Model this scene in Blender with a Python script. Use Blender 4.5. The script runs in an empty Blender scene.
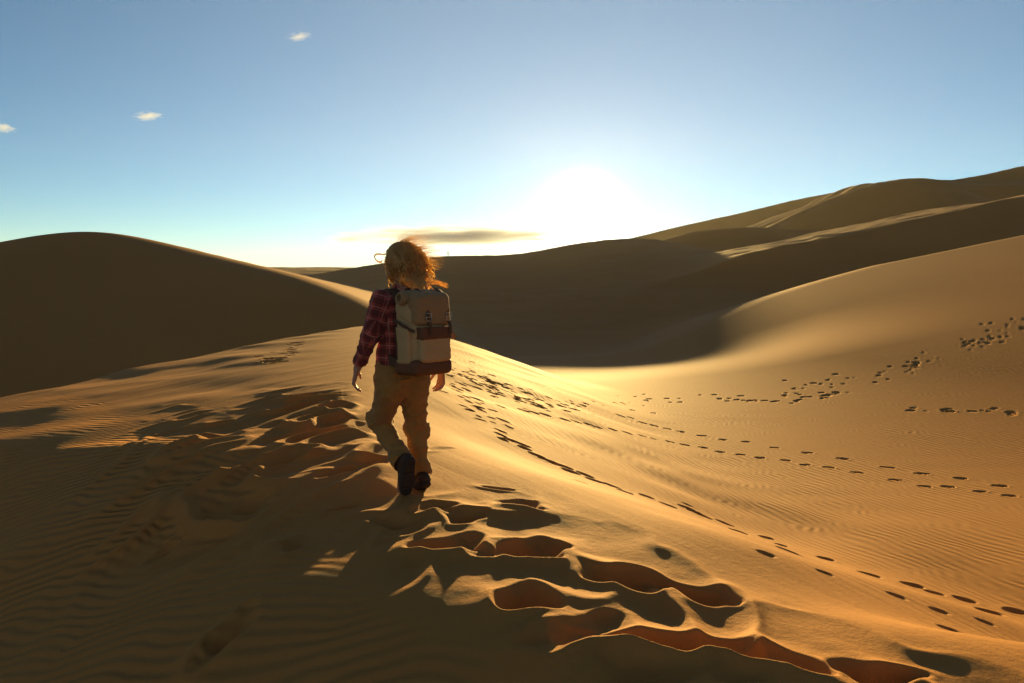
import bpy, math, random
import numpy as np
from mathutils import Vector, Matrix

random.seed(7)
rng = np.random.default_rng(11)
scn = bpy.context.scene
COL = scn.collection
R = math.radians

# ------------------------------------------------------------------ camera model
FPX, CXP, CYP = 683.0, 512.0, 341.5
CAMZ = 1.55
PITCH = math.atan(77.5 / FPX)
CA, SA = math.cos(PITCH), math.sin(PITCH)

def at(px, py, y):
    """world point seen at photo position (px, py) at forward distance y"""
    dx, dy = (px - CXP) / FPX, (CYP - py) / FPX
    vy, vz = CA + dy * SA, -SA + dy * CA
    t = y / vy
    return (dx * t, y, CAMZ + vz * t)

SUN_EL = R(3.75)
SUN_AZ = R(5.85)
SUN = np.array([math.sin(SUN_AZ) * math.cos(SUN_EL), math.cos(SUN_AZ) * math.cos(SUN_EL), math.sin(SUN_EL)])

# ------------------------------------------------------------------ numpy helpers
def smin(a, b, k):
    h = np.clip(0.5 + 0.5 * (b - a) / k, 0, 1)
    return b * (1 - h) + a * h - k * h * (1 - h)

def smax(a, b, k):
    return -smin(-a, -b, k)

def sstep(a, b, x):
    t = np.clip((x - a) / (b - a), 0, 1)
    return t * t * (3 - 2 * t)

_perm = np.random.default_rng(5).random((256, 256)).astype(np.float64)

def vnoise(x, y):
    xi, yi = np.floor(x).astype(np.int64), np.floor(y).astype(np.int64)
    fx, fy = x - xi, y - yi
    fx, fy = fx * fx * fx * (fx * (6 * fx - 15) + 10), fy * fy * fy * (fy * (6 * fy - 15) + 10)
    x0, y0, x1, y1 = xi & 255, yi & 255, (xi + 1) & 255, (yi + 1) & 255
    a = _perm[x0, y0] * (1 - fx) + _perm[x1, y0] * fx
    b = _perm[x0, y1] * (1 - fx) + _perm[x1, y1] * fx
    return (a * (1 - fy) + b * fy) * 2 - 1

def fbm(x, y, n=4, g=0.5):
    s, a = 0, 1.0
    for i in range(n):
        s = s + a * vnoise(x + 17.3 * i, y - 9.1 * i)
        x, y, a = x * 2.03, y * 2.03, a * g
    return s

def curve(xs, ys, smooth):
    """piecewise linear curve smoothed with a gaussian, returned as a function"""
    xs, ys = np.array(xs, float), np.array(ys, float)
    lo, hi = xs[0] - 4 * smooth, xs[-1] + 4 * smooth
    g = np.linspace(lo, hi, 1500)
    s0 = (ys[1] - ys[0]) / (xs[1] - xs[0]); s1 = (ys[-1] - ys[-2]) / (xs[-1] - xs[-2])
    v = np.interp(g, xs, ys)
    v = np.where(g < xs[0], ys[0] + s0 * (g - xs[0]), v)
    v = np.where(g > xs[-1], ys[-1] + s1 * (g - xs[-1]), v)
    st = g[1] - g[0]
    n = max(1, int(3 * smooth / st))
    kk = np.exp(-0.5 * (np.arange(-n, n + 1) * st / smooth) ** 2); kk /= kk.sum()
    vp = np.concatenate([v[0] + (v[1] - v[0]) * np.arange(-n, 0), v, v[-1] + (v[-1] - v[-2]) * np.arange(1, n + 1)])
    v = np.convolve(vp, kk, 'valid')
    def f(x):
        r = np.interp(x, g, v)
        r = np.where(x < lo, v[0] + (v[1] - v[0]) / st * (x - lo), r)
        return np.where(x > hi, v[-1] + (v[-1] - v[-2]) / st * (x - hi), r)
    return f

# ------------------------------------------------------------------ the dunes as one height function
xcrest = curve([-12, 0, 1.5, 2.3, 2.65, 3.0, 4.0, 4.7, 6.5, 8.9, 15, 25, 34, 60], [17, 4.0, 2.0, .95, .55, .08, -.42, -.85, -1.6, -2.25, -3.4, -4.8, -5.6, -8], .22)
xlee = curve([-12, 0, 1.5, 2.3, 2.65, 3.0, 4.0, 4.7, 6.5, 8.9, 12, 30], [17, 4.0, 1.6, .47, .10, -.34, -.74, -1.05, -2.6, -4.8, -7.7, -25], .25)
zcrest = curve([-12, 0, 4.4, 8.9, 15, 25, 31, 40, 60], [-.8, .02, .02, -.10, -.30, -.66, -1.7, -4.2, -7], .8)
ffloor = curve([-20, 0, 5.7, 11, 20, 28, 37, 50, 67, 90, 115, 200, 400, 900, 1300], [-1.2, -1.2, -1.5, -2.15, -2.72, -3.3, -4.2, -5.65, -7.5, -8.8, -8.4, -6.5, -6.0, -3.0, -1.6], 2.0)

def ridge(pts, sm):
    """crest given as (px, py, forward distance) -> functions of x"""
    w = np.array([at(*p) for p in pts])
    o = np.argsort(w[:, 0]); w = w[o]
    return curve(w[:, 0], w[:, 1], sm), curve(w[:, 0], w[:, 2], sm)

LD = ridge([(-330, 300, 52), (-180, 262, 60), (-80, 247, 66), (0, 239.5, 70), (45, 230, 71), (85, 226.5, 72), (125, 233, 72), (165, 243, 70), (210, 254, 67),
            (250, 263.5, 64), (290, 273, 61), (330, 287, 58), (370, 304, 55), (420, 332, 52), (470, 370, 50)], 1.6)
MR = ridge([(180, 300, 260), (260, 282, 250), (335, 270, 235), (370, 265, 228), (400, 258.5, 222), (440, 255, 220), (480, 254.5, 220), (520, 254.5, 220), (550, 247.5, 220),
            (600, 239.5, 222), (640, 236.5, 225), (700, 246, 232), (800, 275, 240)], 5)
MS = ridge([(430, 300, 900), (520, 262, 880), (590, 247, 860), (640, 235.5, 850), (680, 225.5, 840), (740, 212.5, 830), (800, 198, 820), (860, 187, 815), (895, 178.5, 812), (925, 176.5, 812),
            (945, 180.5, 815), (985, 174, 820), (1024, 165, 820), (1180, 135, 820), (1400, 150, 820), (1800, 220, 820)], 9)
R1 = ridge([(560, 300, 285), (600, 268, 288), (640, 246, 290), (695, 230, 292), (740, 226, 296), (790, 227.5, 298), (840, 231, 300), (930, 238, 300), (1040, 252, 300)], 4)

def flank(x, y, p, a, b, ye, depth, cap, wav, lam, face=.38, skew=.15, taper=900.0):
    """a long dune flank rising to the right: a sunlit back behind a dark slip face"""
    x0, y0, z0 = at(*p)
    e = ye + .04 * ye * vnoise(x / 55, 0 * y + ye) + skew * (x - x0)
    yy = np.maximum(y, e)
    z = z0 + a * (x - x0) + b * (yy - y0)
    z = z + wav * (np.abs(np.sin((yy - e) / lam * math.pi + .8 * vnoise(x / 40, yy / 60))) ** .8 - .3) * np.clip((yy - e) / 12, 0, 1)
    z = smin(z, z0 + cap + .12 * np.maximum(y - y0, 0), 5)
    z = z - .006 * np.maximum(x0 - taper - x, 0) ** 2 + .006 * ye * vnoise(x / 22 + ye, 0 * y) 
    z = z - face * np.maximum(e - y, 0)
    return z - .16 * (np.sqrt(np.maximum(y - e - depth, 0) ** 2 + 25) - 5)

def dune(x, y, rd, face, back, k):
    """camera-side face slope and far-side slope from the crest"""
    yc, zc = rd[0](x), rd[1](x)
    d = y - yc
    a = zc + face * d
    b = zc - back * d
    return smin(a, b, k)

def height(x, y):
    # the near ridge: right slope, left bench, dark lee face towards the camera
    e = 0.05
    dxc = (xcrest(y + e) - xcrest(y - e)) / (2 * e)
    d = (x - xcrest(y)) / np.sqrt(1 + np.clip(dxc, -1.2, 1.2) ** 2)
    zc = zcrest(y)
    rnd = np.clip(.45 + (y - 6) * .10, .45, 1.6)                       # the crest is rounder further off
    dd = np.sqrt(d * d + rnd * rnd) - rnd
    top_w = 1.05 * sstep(9, 4.5, y) * sstep(1.0, 2.2, y) + .05
    dq = d - top_w - .35
    right_near = zc - .07 * d - .31 * (.5 * (dq + np.sqrt(dq * dq + .16)) - .02)
    wn = sstep(10, 5, y)
    right = (zc - .37 * dd) * (1 - wn) + right_near * wn
    wl = sstep(5, 7, y)
    left = zc - (-.06 + .185 * wl) * (-d * (1 - wl) + dd * wl)
    n = np.where(d > 0, right, left)
    n = n + 0 * d
    el = (-5.2 + (y - 25) * .3077 - x) * .956                  # the bench breaks off on its far left edge
    n = n - .42 * (np.sqrt(np.maximum(el, 0) ** 2 + .5) - .7) * (el > 0)
    sl_ = np.minimum((x - xlee(y)) * .78, .6)
    sn_ = np.minimum(sl_, 0)
    pdark = (.10 + .08 * sstep(4.9, 4.0, y)) * sl_ - .10 * np.minimum(sn_ * sn_, 9)
    pdark = pdark + 3 * sstep(9, 14, y)
    pdark = pdark + .05 * vnoise(x * .7 + 3, y * .7)
    n = smin(n, pdark + .02, .06)
    # valley and the long slope on the right
    fl = ffloor(y) - 3.2 * sstep(-4, -14, x) * sstep(4, 14, y)
    rs = -4.6 + .2 * x - .010 * (y - 20) + .05 * fbm(x / 16, y / 30, 2)
    rs = rs - 1.3 * np.exp(-((x - 8) / 9) ** 2) * sstep(27, 42, y)
    yc = np.interp(x, [10, 20, 33, 54, 80], [46, 53, 60, 60, 58])
    rs = rs - .16 * (np.sqrt(np.maximum(y - yc, 0) ** 2 + 9) - 3)
    rs = smin(rs, 9 + 0 * x, 3)
    v = smax(fl, rs, 1.1)
    z = smax(n, v, .35)
    far = np.hypot(x, y) > 25
    xf, yf = x[far], y[far]
    big = 1.6 * fbm(xf / 60, yf / 60, 3)
    w1 = 4 * vnoise(xf / 25 + 7, yf / 40)
    zf = z[far]
    ld = dune(xf + .6 * w1 * 0, yf, LD, .27, .09, 1.5) 
    zf = smax(zf, np.maximum(ld, -9), 1.6)
    mr = dune(xf, yf, MR, .12, .10, 1.0) + .25 * big * sstep(215, 150, yf)
    zf = smax(zf, mr, 2.0)
    r1 = dune(xf, yf, R1, .30, .12, 2)
    zf = smax(zf, r1, 2.0)
    zf = smax(zf, flank(xf, yf, (1024, 196, 185), .185, -.014, 168, 34, 5, .5, 60, .38, .4, 84), 2.5)
    zf = smax(zf, flank(xf, yf, (872, 188, 400), .41, -.055, 392, 150, 2.5, 2.6, 36), 2.5)
    # the dune mountain with slanting ribs
    ms = np.maximum(dune(xf, yf, MS, .42, .12, 4), MS[1](xf) * .62 - 4 - .17 * np.maximum(MS[0](xf) - yf - 60, 0))
    u = (xf * .85 + yf * .5) / 42 + .6 * vnoise(xf / 90, yf / 90)
    rib = (1 - np.abs(vnoise(u, yf / 240))) ** 2
    dm = MS[0](xf) - yf
    ms = ms + (rib - .5) * 4 * sstep(6, 60, dm) * sstep(300, 160, dm)
    zf = smax(zf, ms, 4)
    # rolling low dunes out on the plain
    rr = np.hypot(xf, yf)
    zf = zf + .14 * fbm(xf / 7, yf / 5, 3) * sstep(75, 110, rr)
    zf = zf + 1.2 * vnoise(xf / 70, yf / 30) * sstep(260, 500, rr) * (xf < 0)
    z = z.copy(); z[far] = zf
    z = z + .035 * fbm(x / 1.7, y / 1.7, 2) * sstep(80, 15, np.hypot(x, y)) * sstep(.3, 1.6, np.abs(d)) * sstep(9, 4, d)
    return z

def h1(x, y):
    return float(height(np.array([float(x)]), np.array([float(y)]))[0])

def hit(px, py, y0=1.6, y1=120):
    """first point of the smooth dunes on the line of sight of a photo position"""
    dx, dy = (px - CXP) / FPX, (CYP - py) / FPX
    vy, vz = CA + dy * SA, -SA + dy * CA
    ys = np.exp(np.linspace(math.log(y0), math.log(y1), 1400))
    zs = CAMZ + vz / vy * ys
    hh = height(dx / vy * ys, ys)
    i = np.argmax(hh > zs)
    return dx / vy * ys[i], ys[i]

# ------------------------------------------------------------------ materials
def new_mat(name):
    m = bpy.data.materials.new(name); m.use_nodes = True
    nt = m.node_tree; nt.nodes.clear()
    out = nt.nodes.new('ShaderNodeOutputMaterial')
    return m, nt, out

class NB:
    def __init__(s, nt): s.nt = nt
    def n(s, t, **kw):
        nd = s.nt.nodes.new(t)
        for k, v in kw.items(): setattr(nd, k, v)
        return nd
    def link(s, a, b): s.nt.links.new(a, b)
    def setin(s, sock, v):
        if hasattr(v, 'is_output'): s.link(v, sock)
        else: sock.default_value = v
    def math(s, op, a, b=0.0, c=0.0, clamp=False):
        m = s.n('ShaderNodeMath', operation=op, use_clamp=clamp)
        for i, v in enumerate((a, b, c)): s.setin(m.inputs[i], v)
        return m.outputs[0]
    def attr(s, name):
        return s.n('ShaderNodeAttribute', attribute_name=name)
    def noise(s, vec, scale, detail=3, rough=.5, dist=0.0):
        t = s.n('ShaderNodeTexNoise'); s.link(vec, t.inputs['Vector'])
        t.inputs['Scale'].default_value = scale; t.inputs['Detail'].default_value = detail
        t.inputs['Roughness'].default_value = rough; t.inputs['Distortion'].default_value = dist
        return t.outputs['Fac']
    def mixc(s, f, a, b, blend='MIX'):
        m = s.n('ShaderNodeMix', data_type='RGBA', blend_type=blend)
        s.setin(m.inputs[0], f)
        for i, v in ((6, a), (7, b)):
            s.setin(m.inputs[i], v if hasattr(v, 'is_output') else (*v[:3], 1))
        return m.outputs[2]
    def wave(s, vec, rotz, scale, dist, dscale):
        mp = s.n('ShaderNodeMapping'); s.link(vec, mp.inputs[0]); mp.inputs['Rotation'].default_value = (0, 0, rotz)
        w = s.n('ShaderNodeTexWave', wave_type='BANDS', bands_direction='X', wave_profile='SIN')
        s.link(mp.outputs[0], w.inputs[0]); w.inputs['Scale'].default_value = scale
        w.inputs['Distortion'].default_value = dist; w.inputs['Detail'].default_value = 2
        w.inputs['Detail Scale'].default_value = dscale; w.inputs['Detail Roughness'].default_value = .5
        return w.outputs['Fac']
    def bump(s, hgt, dist=1.0, strength=1.0):
        b = s.n('ShaderNodeBump'); b.inputs['Distance'].default_value = dist; b.inputs['Strength'].default_value = strength
        s.link(hgt, b.inputs['Height']); return b.outputs[0]

def sand_material():
    m, nt, out = new_mat('sand'); b = NB(nt)
    pos = b.n('ShaderNodeNewGeometry').outputs['Position']
    fa = b.attr('ripple_valley').outputs['Fac']; fb = b.attr('ripple_lee').outputs['Fac']; fg = b.attr('grain').outputs['Fac']
    nz = b.n('ShaderNodeTexNoise'); b.link(pos, nz.inputs['Vector']); nz.inputs['Scale'].default_value = .9; nz.inputs['Detail'].default_value = 2
    vm = b.n('ShaderNodeVectorMath', operation='MULTIPLY_ADD'); b.link(nz.outputs['Color'], vm.inputs[0]); vm.inputs[1].default_value = (.55, .55, 0); b.link(pos, vm.inputs[2])
    pos0 = pos; pos = vm.outputs[0]
    wa = b.wave(pos, R(-8), 2.3, 6.5, .42)
    wb = b.wave(pos, R(-78), 3.6, 2.2, 1.0)
    pos = pos0
    na = b.noise(pos, .35, 3); nb_ = b.noise(pos, .5, 2)
    ra = b.math('MULTIPLY', b.math('MULTIPLY', wa, fa), b.math('MULTIPLY_ADD', na, .014, .0005))
    rb = b.math('MULTIPLY', b.math('MULTIPLY', wb, fb), b.math('MULTIPLY_ADD', nb_, .028, .0))
    gr = b.math('MULTIPLY', b.noise(pos, 260, 2, .7), b.math('MULTIPLY', fg, .0016))
    gm = b.math('MULTIPLY', b.noise(pos, 28, 4, .65), b.math('MULTIPLY', fg, .0045))
    # wind streaks, long and thin along the blow direction
    sh = None
    for nm, rot, amp in (('streak', -60, .022), ('streak_right', 52, .014)):
        mr_ = b.n('ShaderNodeMapping'); b.link(pos, mr_.inputs[0]); mr_.inputs['Rotation'].default_value = (0, 0, R(rot))
        mp = b.n('ShaderNodeMapping'); b.link(mr_.outputs[0], mp.inputs[0]); mp.inputs['Scale'].default_value = (.22, 2.2, 1)
        q_ = b.math('MULTIPLY', b.math('MULTIPLY', b.noise(mp.outputs[0], 1.5, 4, .55), b.attr(nm).outputs['Fac']), amp)
        sh = q_ if sh is None else b.math('ADD', sh, q_)
    hgt = b.math('ADD', b.math('ADD', ra, rb), b.math('ADD', b.math('ADD', gr, gm), sh))
    n1 = b.noise(pos, .06, 4); n2 = b.noise(pos, 3.0, 5, .6); n3 = b.noise(pos, 400, 1)
    c = b.mixc(n1, (.39, .180, .044), (.51, .238, .064))
    c = b.mixc(b.math('MULTIPLY', n2, .45), c, (.34, .142, .034))
    c = b.mixc(b.math('MULTIPLY', b.math('GREATER_THAN', n3, .62), .35), c, (.20, .10, .04))
    p = b.n('ShaderNodeBsdfPrincipled'); b.link(c, p.inputs['Base Color'])
    p.inputs['Roughness'].default_value = .85; p.inputs['Specular IOR Level'].default_value = .04
    b.link(b.bump(hgt), p.inputs['Normal'])
    b.link(p.outputs[0], out.inputs['Surface'])
    return m

def cloth_mat(name, c1, c2, scale=60, bumpd=.002, rough=.9, weave=True, sheen=.0):
    m, nt, out = new_mat(name); b = NB(nt)
    co = b.n('ShaderNodeTexCoord').outputs['Object']
    n1 = b.noise(co, 9, 4, .6); n2 = b.noise(co, scale * 6, 2)
    c = b.mixc(n1, c1, c2)
    c = b.mixc(b.math('MULTIPLY', n2, .35), c, tuple(v * .55 for v in c1))
    p = b.n('ShaderNodeBsdfPrincipled'); b.link(c, p.inputs['Base Color'])
    p.inputs['Roughness'].default_value = rough; p.inputs['Specular IOR Level'].default_value = .2
    p.inputs['Sheen Weight'].default_value = sheen
    h = b.math('ADD', b.math('MULTIPLY', b.noise(co, scale, 4, .6), bumpd), b.math('MULTIPLY', b.noise(co, 14, 3), bumpd * 4))
    b.link(b.bump(h), p.inputs['Normal']); b.link(p.outputs[0], out.inputs['Surface'])
    return m

def plaid_mat():
    m, nt, out = new_mat('plaid_flannel'); b = NB(nt)
    u = b.attr('cloth_u').outputs['Fac']; v = b.attr('cloth_v').outputs['Fac']
    co = b.n('ShaderNodeTexCoord').outputs['Object']
    def band(x, per, off, width):
        f = b.math('FRACT', b.math('MULTIPLY_ADD', x, 1 / per, off))
        return b.math('LESS_THAN', b.math('ABSOLUTE', b.math('SUBTRACT', f, .5)), width / per / 2)
    per = .078
    c = b.mixc(b.math('MULTIPLY', band(u, per, 0, .038), .7), (.42, .065, .040), (.10, .026, .020))
    c = b.mixc(b.math('MULTIPLY', band(v, per, 0, .038), .7), c, (.10, .026, .020))
    for x in (u, v):
        c = b.mixc(b.math('MULTIPLY', band(x, per, .5, .006), .5), c, (.50, .28, .20))
        c = b.mixc(b.math('MULTIPLY', band(x, per, .28, .004), .5), c, (.35, .12, .09))
    p = b.n('ShaderNodeBsdfPrincipled'); b.link(c, p.inputs['Base Color'])
    p.inputs['Roughness'].default_value = .95; p.inputs['Specular IOR Level'].default_value = .15
    p.inputs['Sheen Weight'].default_value = .15; p.inputs['Sheen Roughness'].default_value = .5
    h = b.math('ADD', b.math('MULTIPLY', b.noise(co, 200, 2), .0008), b.math('MULTIPLY', b.noise(co, 16, 3), .012))
    b.link(b.bump(h), p.inputs['Normal']); b.link(p.outputs[0], out.inputs['Surface'])
    return m

def hair_mat():
    m, nt, out = new_mat('blond_hair'); b = NB(nt)
    co = b.n('ShaderNodeTexCoord').outputs['Object']
    c = b.mixc(b.noise(co, 30, 3), (.75, .47, .15), (.98, .74, .36))
    d = b.n('ShaderNodeBsdfDiffuse'); b.link(c, d.inputs['Color'])
    t = b.n('ShaderNodeBsdfTranslucent'); b.link(c, t.inputs['Color'])
    g = b.n('ShaderNodeBsdfGlossy'); b.link(c, g.inputs['Color']); g.inputs['Roughness'].default_value = .42
    m1 = b.n('ShaderNodeMixShader'); m1.inputs[0].default_value = .72
    b.link(d.outputs[0], m1.inputs[1]); b.link(t.outputs[0], m1.inputs[2])
    m2 = b.n('ShaderNodeMixShader'); m2.inputs[0].default_value = .1
    b.link(m1.outputs[0], m2.inputs[1]); b.link(g.outputs[0], m2.inputs[2])
    b.link(m2.outputs[0], out.inputs['Surface'])
    return m

def skin_mat():
    m, nt, out = new_mat('skin'); b = NB(nt)
    co = b.n('ShaderNodeTexCoord').outputs['Object']
    c = b.mixc(b.noise(co, 25, 3), (.38, .18, .105), (.45, .23, .14))
    p = b.n('ShaderNodeBsdfPrincipled'); b.link(c, p.inputs['Base Color'])
    p.inputs['Roughness'].default_value = .5
    p.inputs['Subsurface Weight'].default_value = .25; p.inputs['Subsurface Radius'].default_value = (.02, .008, .004); p.inputs['Subsurface Scale'].default_value = .6
    b.link(p.outputs[0], out.inputs['Surface'])
    return m

def metal_mat(name, col, rough):
    m, nt, out = new_mat(name); b = NB(nt)
    co = b.n('ShaderNodeTexCoord').outputs['Object']
    p = b.n('ShaderNodeBsdfPrincipled'); b.link(b.mixc(b.noise(co, 80, 3), col, tuple(c * .7 for c in col)), p.inputs['Base Color'])
    p.inputs['Metallic'].default_value = .9; p.inputs['Roughness'].default_value = rough
    b.link(p.outputs[0], out.inputs['Surface'])
    return m

M_SAND = sand_material()
M_SKIN = skin_mat(); M_HAIR = hair_mat(); M_PLAID = plaid_mat()
M_TROUSER = cloth_mat('khaki_twill', (.30, .155, .036), (.39, .210, .052), 70, .002, sheen=.1)
M_BOOT = cloth_mat('boot_leather', (.055, .030, .016), (.10, .058, .03), 50, .0015, .7)
M_SOLE = cloth_mat('boot_rubber', (.035, .025, .018), (.06, .042, .028), 60, .001, .8)
M_CANVAS = cloth_mat('tan_canvas', (.46, .29, .11), (.56, .37, .16), 90, .0015, sheen=.1)
M_CANVAS2 = cloth_mat('olive_canvas', (.30, .18, .07), (.38, .24, .10), 90, .0015, sheen=.1)
M_LEATHER = cloth_mat('brown_leather', (.13, .055, .022), (.19, .085, .035), 45, .001, .6)
M_STRAP = cloth_mat('strap_webbing', (.09, .05, .025), (.14, .085, .045), 120, .001)
M_TAN = cloth_mat('tan_leather', (.30, .13, .045), (.36, .17, .06), 60, .001, .6)
M_METAL = metal_mat('buckle_metal', (.6, .52, .4), .35)
M_DARKCLOTH = cloth_mat('dark_clothing', (.04, .03, .03), (.07, .05, .05), 10, .001)

# ------------------------------------------------------------------ mesh helpers
def link(o, parent=None):
    COL.objects.link(o)
    if parent is not None: o.parent = parent
    return o

def mesh_np(name, verts, faces, mat, parent=None, smooth=True):
    me = bpy.data.meshes.new(name)
    verts = np.asarray(verts, np.float32); 
    if isinstance(faces, np.ndarray):
        k = faces.shape[1]
        me.vertices.add(len(verts)); me.vertices.foreach_set('co', verts.ravel())
        me.loops.add(faces.size); me.loops.foreach_set('vertex_index', faces.astype(np.int32).ravel())
        me.polygons.add(len(faces)); me.polygons.foreach_set('loop_start', np.arange(0, faces.size, k, dtype=np.int32))
        me.update(calc_edges=True)
    else:
        me.from_pydata([tuple(map(float, v)) for v in verts], [], faces)
    if smooth: me.polygons.foreach_set('use_smooth', np.ones(len(me.polygons), bool))
    me.materials.append(mat); me.update()
    return link(bpy.data.objects.new(name, me), parent)

def add_attr(o, name, vals):
    a = o.data.attributes.new(name, 'FLOAT', 'POINT'); a.data.foreach_set('value', np.asarray(vals, np.float32))

def tag(o, label=None, cat=None, group=None, kind=None):
    for k, v in (('label', label), ('category', cat), ('group', group), ('kind', kind)):
        if v: o[k] = v
    return o

# ------------------------------------------------------------------ terrain mesh: fine near the crest, coarser away
def build_terrain():
    q = 1.0
    rs = [0.25]
    while rs[-1] < 1300:
        r = rs[-1]
        if r < 1.6: dr = .06
        elif r < 2.0: dr = .012
        else: dr = max(.0055, min(r * r / 4600, .0075 * r))
        if r > 120: dr = .0085 * r
        rs.append(r + dr * q)
    rs = np.array(rs)
    az_f = np.linspace(R(-43), R(43), int(1000 / q))
    az_b = np.linspace(R(43), R(317), 150)[1:-1]
    az = np.concatenate([az_f, az_b])
    nr, na = len(rs), len(az)
    RR, AA = np.meshgrid(rs, az, indexing='ij')
    X, Y = RR * np.sin(AA), RR * np.cos(AA)
    Z = np.empty_like(X)
    for i in range(0, nr, 100):
        sl = slice(i, min(nr, i + 100))
        Z[sl] = height(X[sl].ravel(), Y[sl].ravel()).reshape(X[sl].shape)
    Z0 = Z.copy()
    naf = len(az_f)

    def window(x, y, rad):
        r, a = math.hypot(x, y), math.atan2(x, y)
        i0, i1 = np.searchsorted(rs, r - rad), np.searchsorted(rs, r + rad)
        da = rad / max(r, .5)
        j0, j1 = np.searchsorted(az_f, a - da), np.searchsorted(az_f, a + da)
        return slice(max(0, i0), i1), slice(max(0, j0), j1)

    def footprint(x, y, ang, L, W, D, rim, wob=.2, seed=0, spread=.35, warp=0.0):
        """hollow with a sharp lip: steep inside, a gentle apron of pushed sand outside"""
        rad = max(L, W) * 1.25 + warp
        s = window(x, y, rad)
        if s[0].stop <= s[0].start or s[1].stop <= s[1].start: return
        px, py = X[s] - x, Y[s] - y
        if warp:
            wx_ = vnoise(X[s] * 4.5 + 3, Y[s] * 4.5) + .2 * vnoise(X[s] * 9, Y[s] * 9 + 7); wy_ = vnoise(X[s] * 4.5 + 13, Y[s] * 4.5 + 29) + .2 * vnoise(X[s] * 9 + 5, Y[s] * 9 + 31)
            px = px + warp * wx_; py = py + warp * wy_
        c, n = math.cos(ang), math.sin(ang)
        u, v = px * c + py * n, -px * n + py * c
        th = np.arctan2(v / W, u / L)
        e = np.sqrt((2 * u / L) ** 2 + (2 * v / W) ** 2)
        e = e * (1 + wob * vnoise(np.cos(th) * 1.2 + seed * 3.7, np.sin(th) * 1.2 + seed))
        lip = rim * (1 + .6 * vnoise(np.cos(th) * 1.1 + seed * 1.3 + 9, np.sin(th) * 1.1))
        if warp:
            cc = -(px * .35 + py * .94) / (np.hypot(px, py) + 1e-6)
            lip = lip * (.45 + .55 * sstep(-.3, .9, cc))
        ins = lip - (D + lip) * (1 - np.clip(e, 0, 1) ** (2.4 if not warp else 1.5))
        if warp: ins = ins + .020 * (1 - np.clip(e, 0, 1)) * fbm(X[s] * 7 + seed, Y[s] * 9, 3)
        outs = lip * np.exp(-np.maximum(e - 1, 0) / spread) * sstep(2.3, 1.5, e)
        Z[s] += np.where(e < 1, ins, outs)

    # older, wind-softened scallops on the lee side below the worn crest
    near = (RR > 2) & (RR < 14)
    xs, ys = X[near], Y[near]
    dcr = xs - xcrest(ys); dle = xs - xlee(ys)
    wx = xs + .10 * vnoise(xs * 2.2, ys * 2.2 + 5); wy = ys + .16 * vnoise(xs * 1.6 + 8, ys * 1.6)
    a_, c_ = wx * .50 + wy * .87, wx * .87 - wy * .50
    n1 = vnoise(a_ / .62, c_ / .27); n2 = vnoise(a_ / .34 + 31, c_ / .15 + 7)
    sc = (1 - np.abs(n1)) ** 1.6 * .14 + (1 - np.abs(n2)) ** 1.6 * .022
    mask = sstep(-2.7, -1.1, dcr) * sstep(.30, -.1, dcr) * sstep(.5, .1, dle) * sstep(3.5, 4.6, ys - .12 * xs) * sstep(9.8, 8.0, ys)
    mask = np.maximum(mask, sstep(-1.6, -.5, dcr) * sstep(.3, -.1, dcr) * sstep(3.5, 4.6, ys - .12 * xs) * sstep(9.8, 8.0, ys))
    mask = mask * np.clip(.75 + .7 * vnoise(xs * .9, ys * .9 + 3), .25, 1.2)
    Z[near] += (sc - .065) * mask

    # broken, kicked-up sand along the crest in front of the viewpoint
    xs, ys = X[near], Y[near]
    dle = xs - xlee(ys); dcr = xs - xcrest(ys)
    cm = sstep(-.4, .1, dle) * sstep(1.5, .9, dcr) * sstep(4.9, 4.2, ys) * sstep(1.6, 2.2, ys)
    ux, uy = xs + .08 * vnoise(xs * 3, ys * 3 + 5), ys + .08 * vnoise(xs * 3 + 9, ys * 3)
    lum = (1 - np.abs(vnoise(ux / .30 + 2, uy / .36))) ** 1.5 * .045 + (1 - np.abs(vnoise(ux / .13 + 40, uy / .16))) ** 1.4 * .002 + .004 * fbm(xs * 6, ys * 6, 2)
    Z[near] += (lum - .03) * cm
    # deep soft prints along the crest in the foreground: photo position, width m, depth m, hollow, turn
    deep = [(466, 517, .34, .34, .085, 0), (520, 505, .30, .22, .055, -15), (541, 552, .40, .40, .13, 10), (618, 578, .50, .30, .12, -6), (702, 592, .36, .28, .10, -14),
            (528, 603, .36, .34, .12, 20), (447, 545, .34, .28, .07, 15), (484, 555, .24, .24, .05, 30), (600, 628, .40, .28, .06, 30), (690, 645, .58, .30, .13, -10), (560, 640, .34, .22, .05, 25), (780, 664, .44, .28, .09, -20),
            (880, 676, .34, .26, .09, -25), (432, 508, .28, .2, .05, 0), (500, 490, .26, .12, .03, -10), (640, 676, .4, .3, .06, 20), (395, 520, .30, .22, .045, 10), (345, 503, .26, .14, .05, 30)]
    for k, (px, py, W, L, D, t) in enumerate(deep):
        x, y = hit(px, py)
        footprint(x, y, R(90 + t), L * 1.0, W * 1.05, D * .95, D * .42, .30, k + 1, .40, .055)
    for k, (px, py, L, W, D) in enumerate([(238, 625, .35, .22, .05), (215, 650, .3, .2, .04), (170, 545, .3, .2, .03), (285, 462, .5, .22, .07), (340, 470, .4, .18, .06), (330, 425, .3, .15, .05), (300, 430, .35, .16, .05),
                                (252, 505, .3, .2, .04), (215, 440, .4, .16, .04), (240, 470, .35, .18, .04), (185, 480, .3, .16, .03), (290, 545, .3, .2, .035), (440, 450, .5, .1, .02)]):
        x, y = hit(px, py); footprint(x, y, R(55), L, W, D, D * .5, .25, 30 + k, .5, .05)

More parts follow.
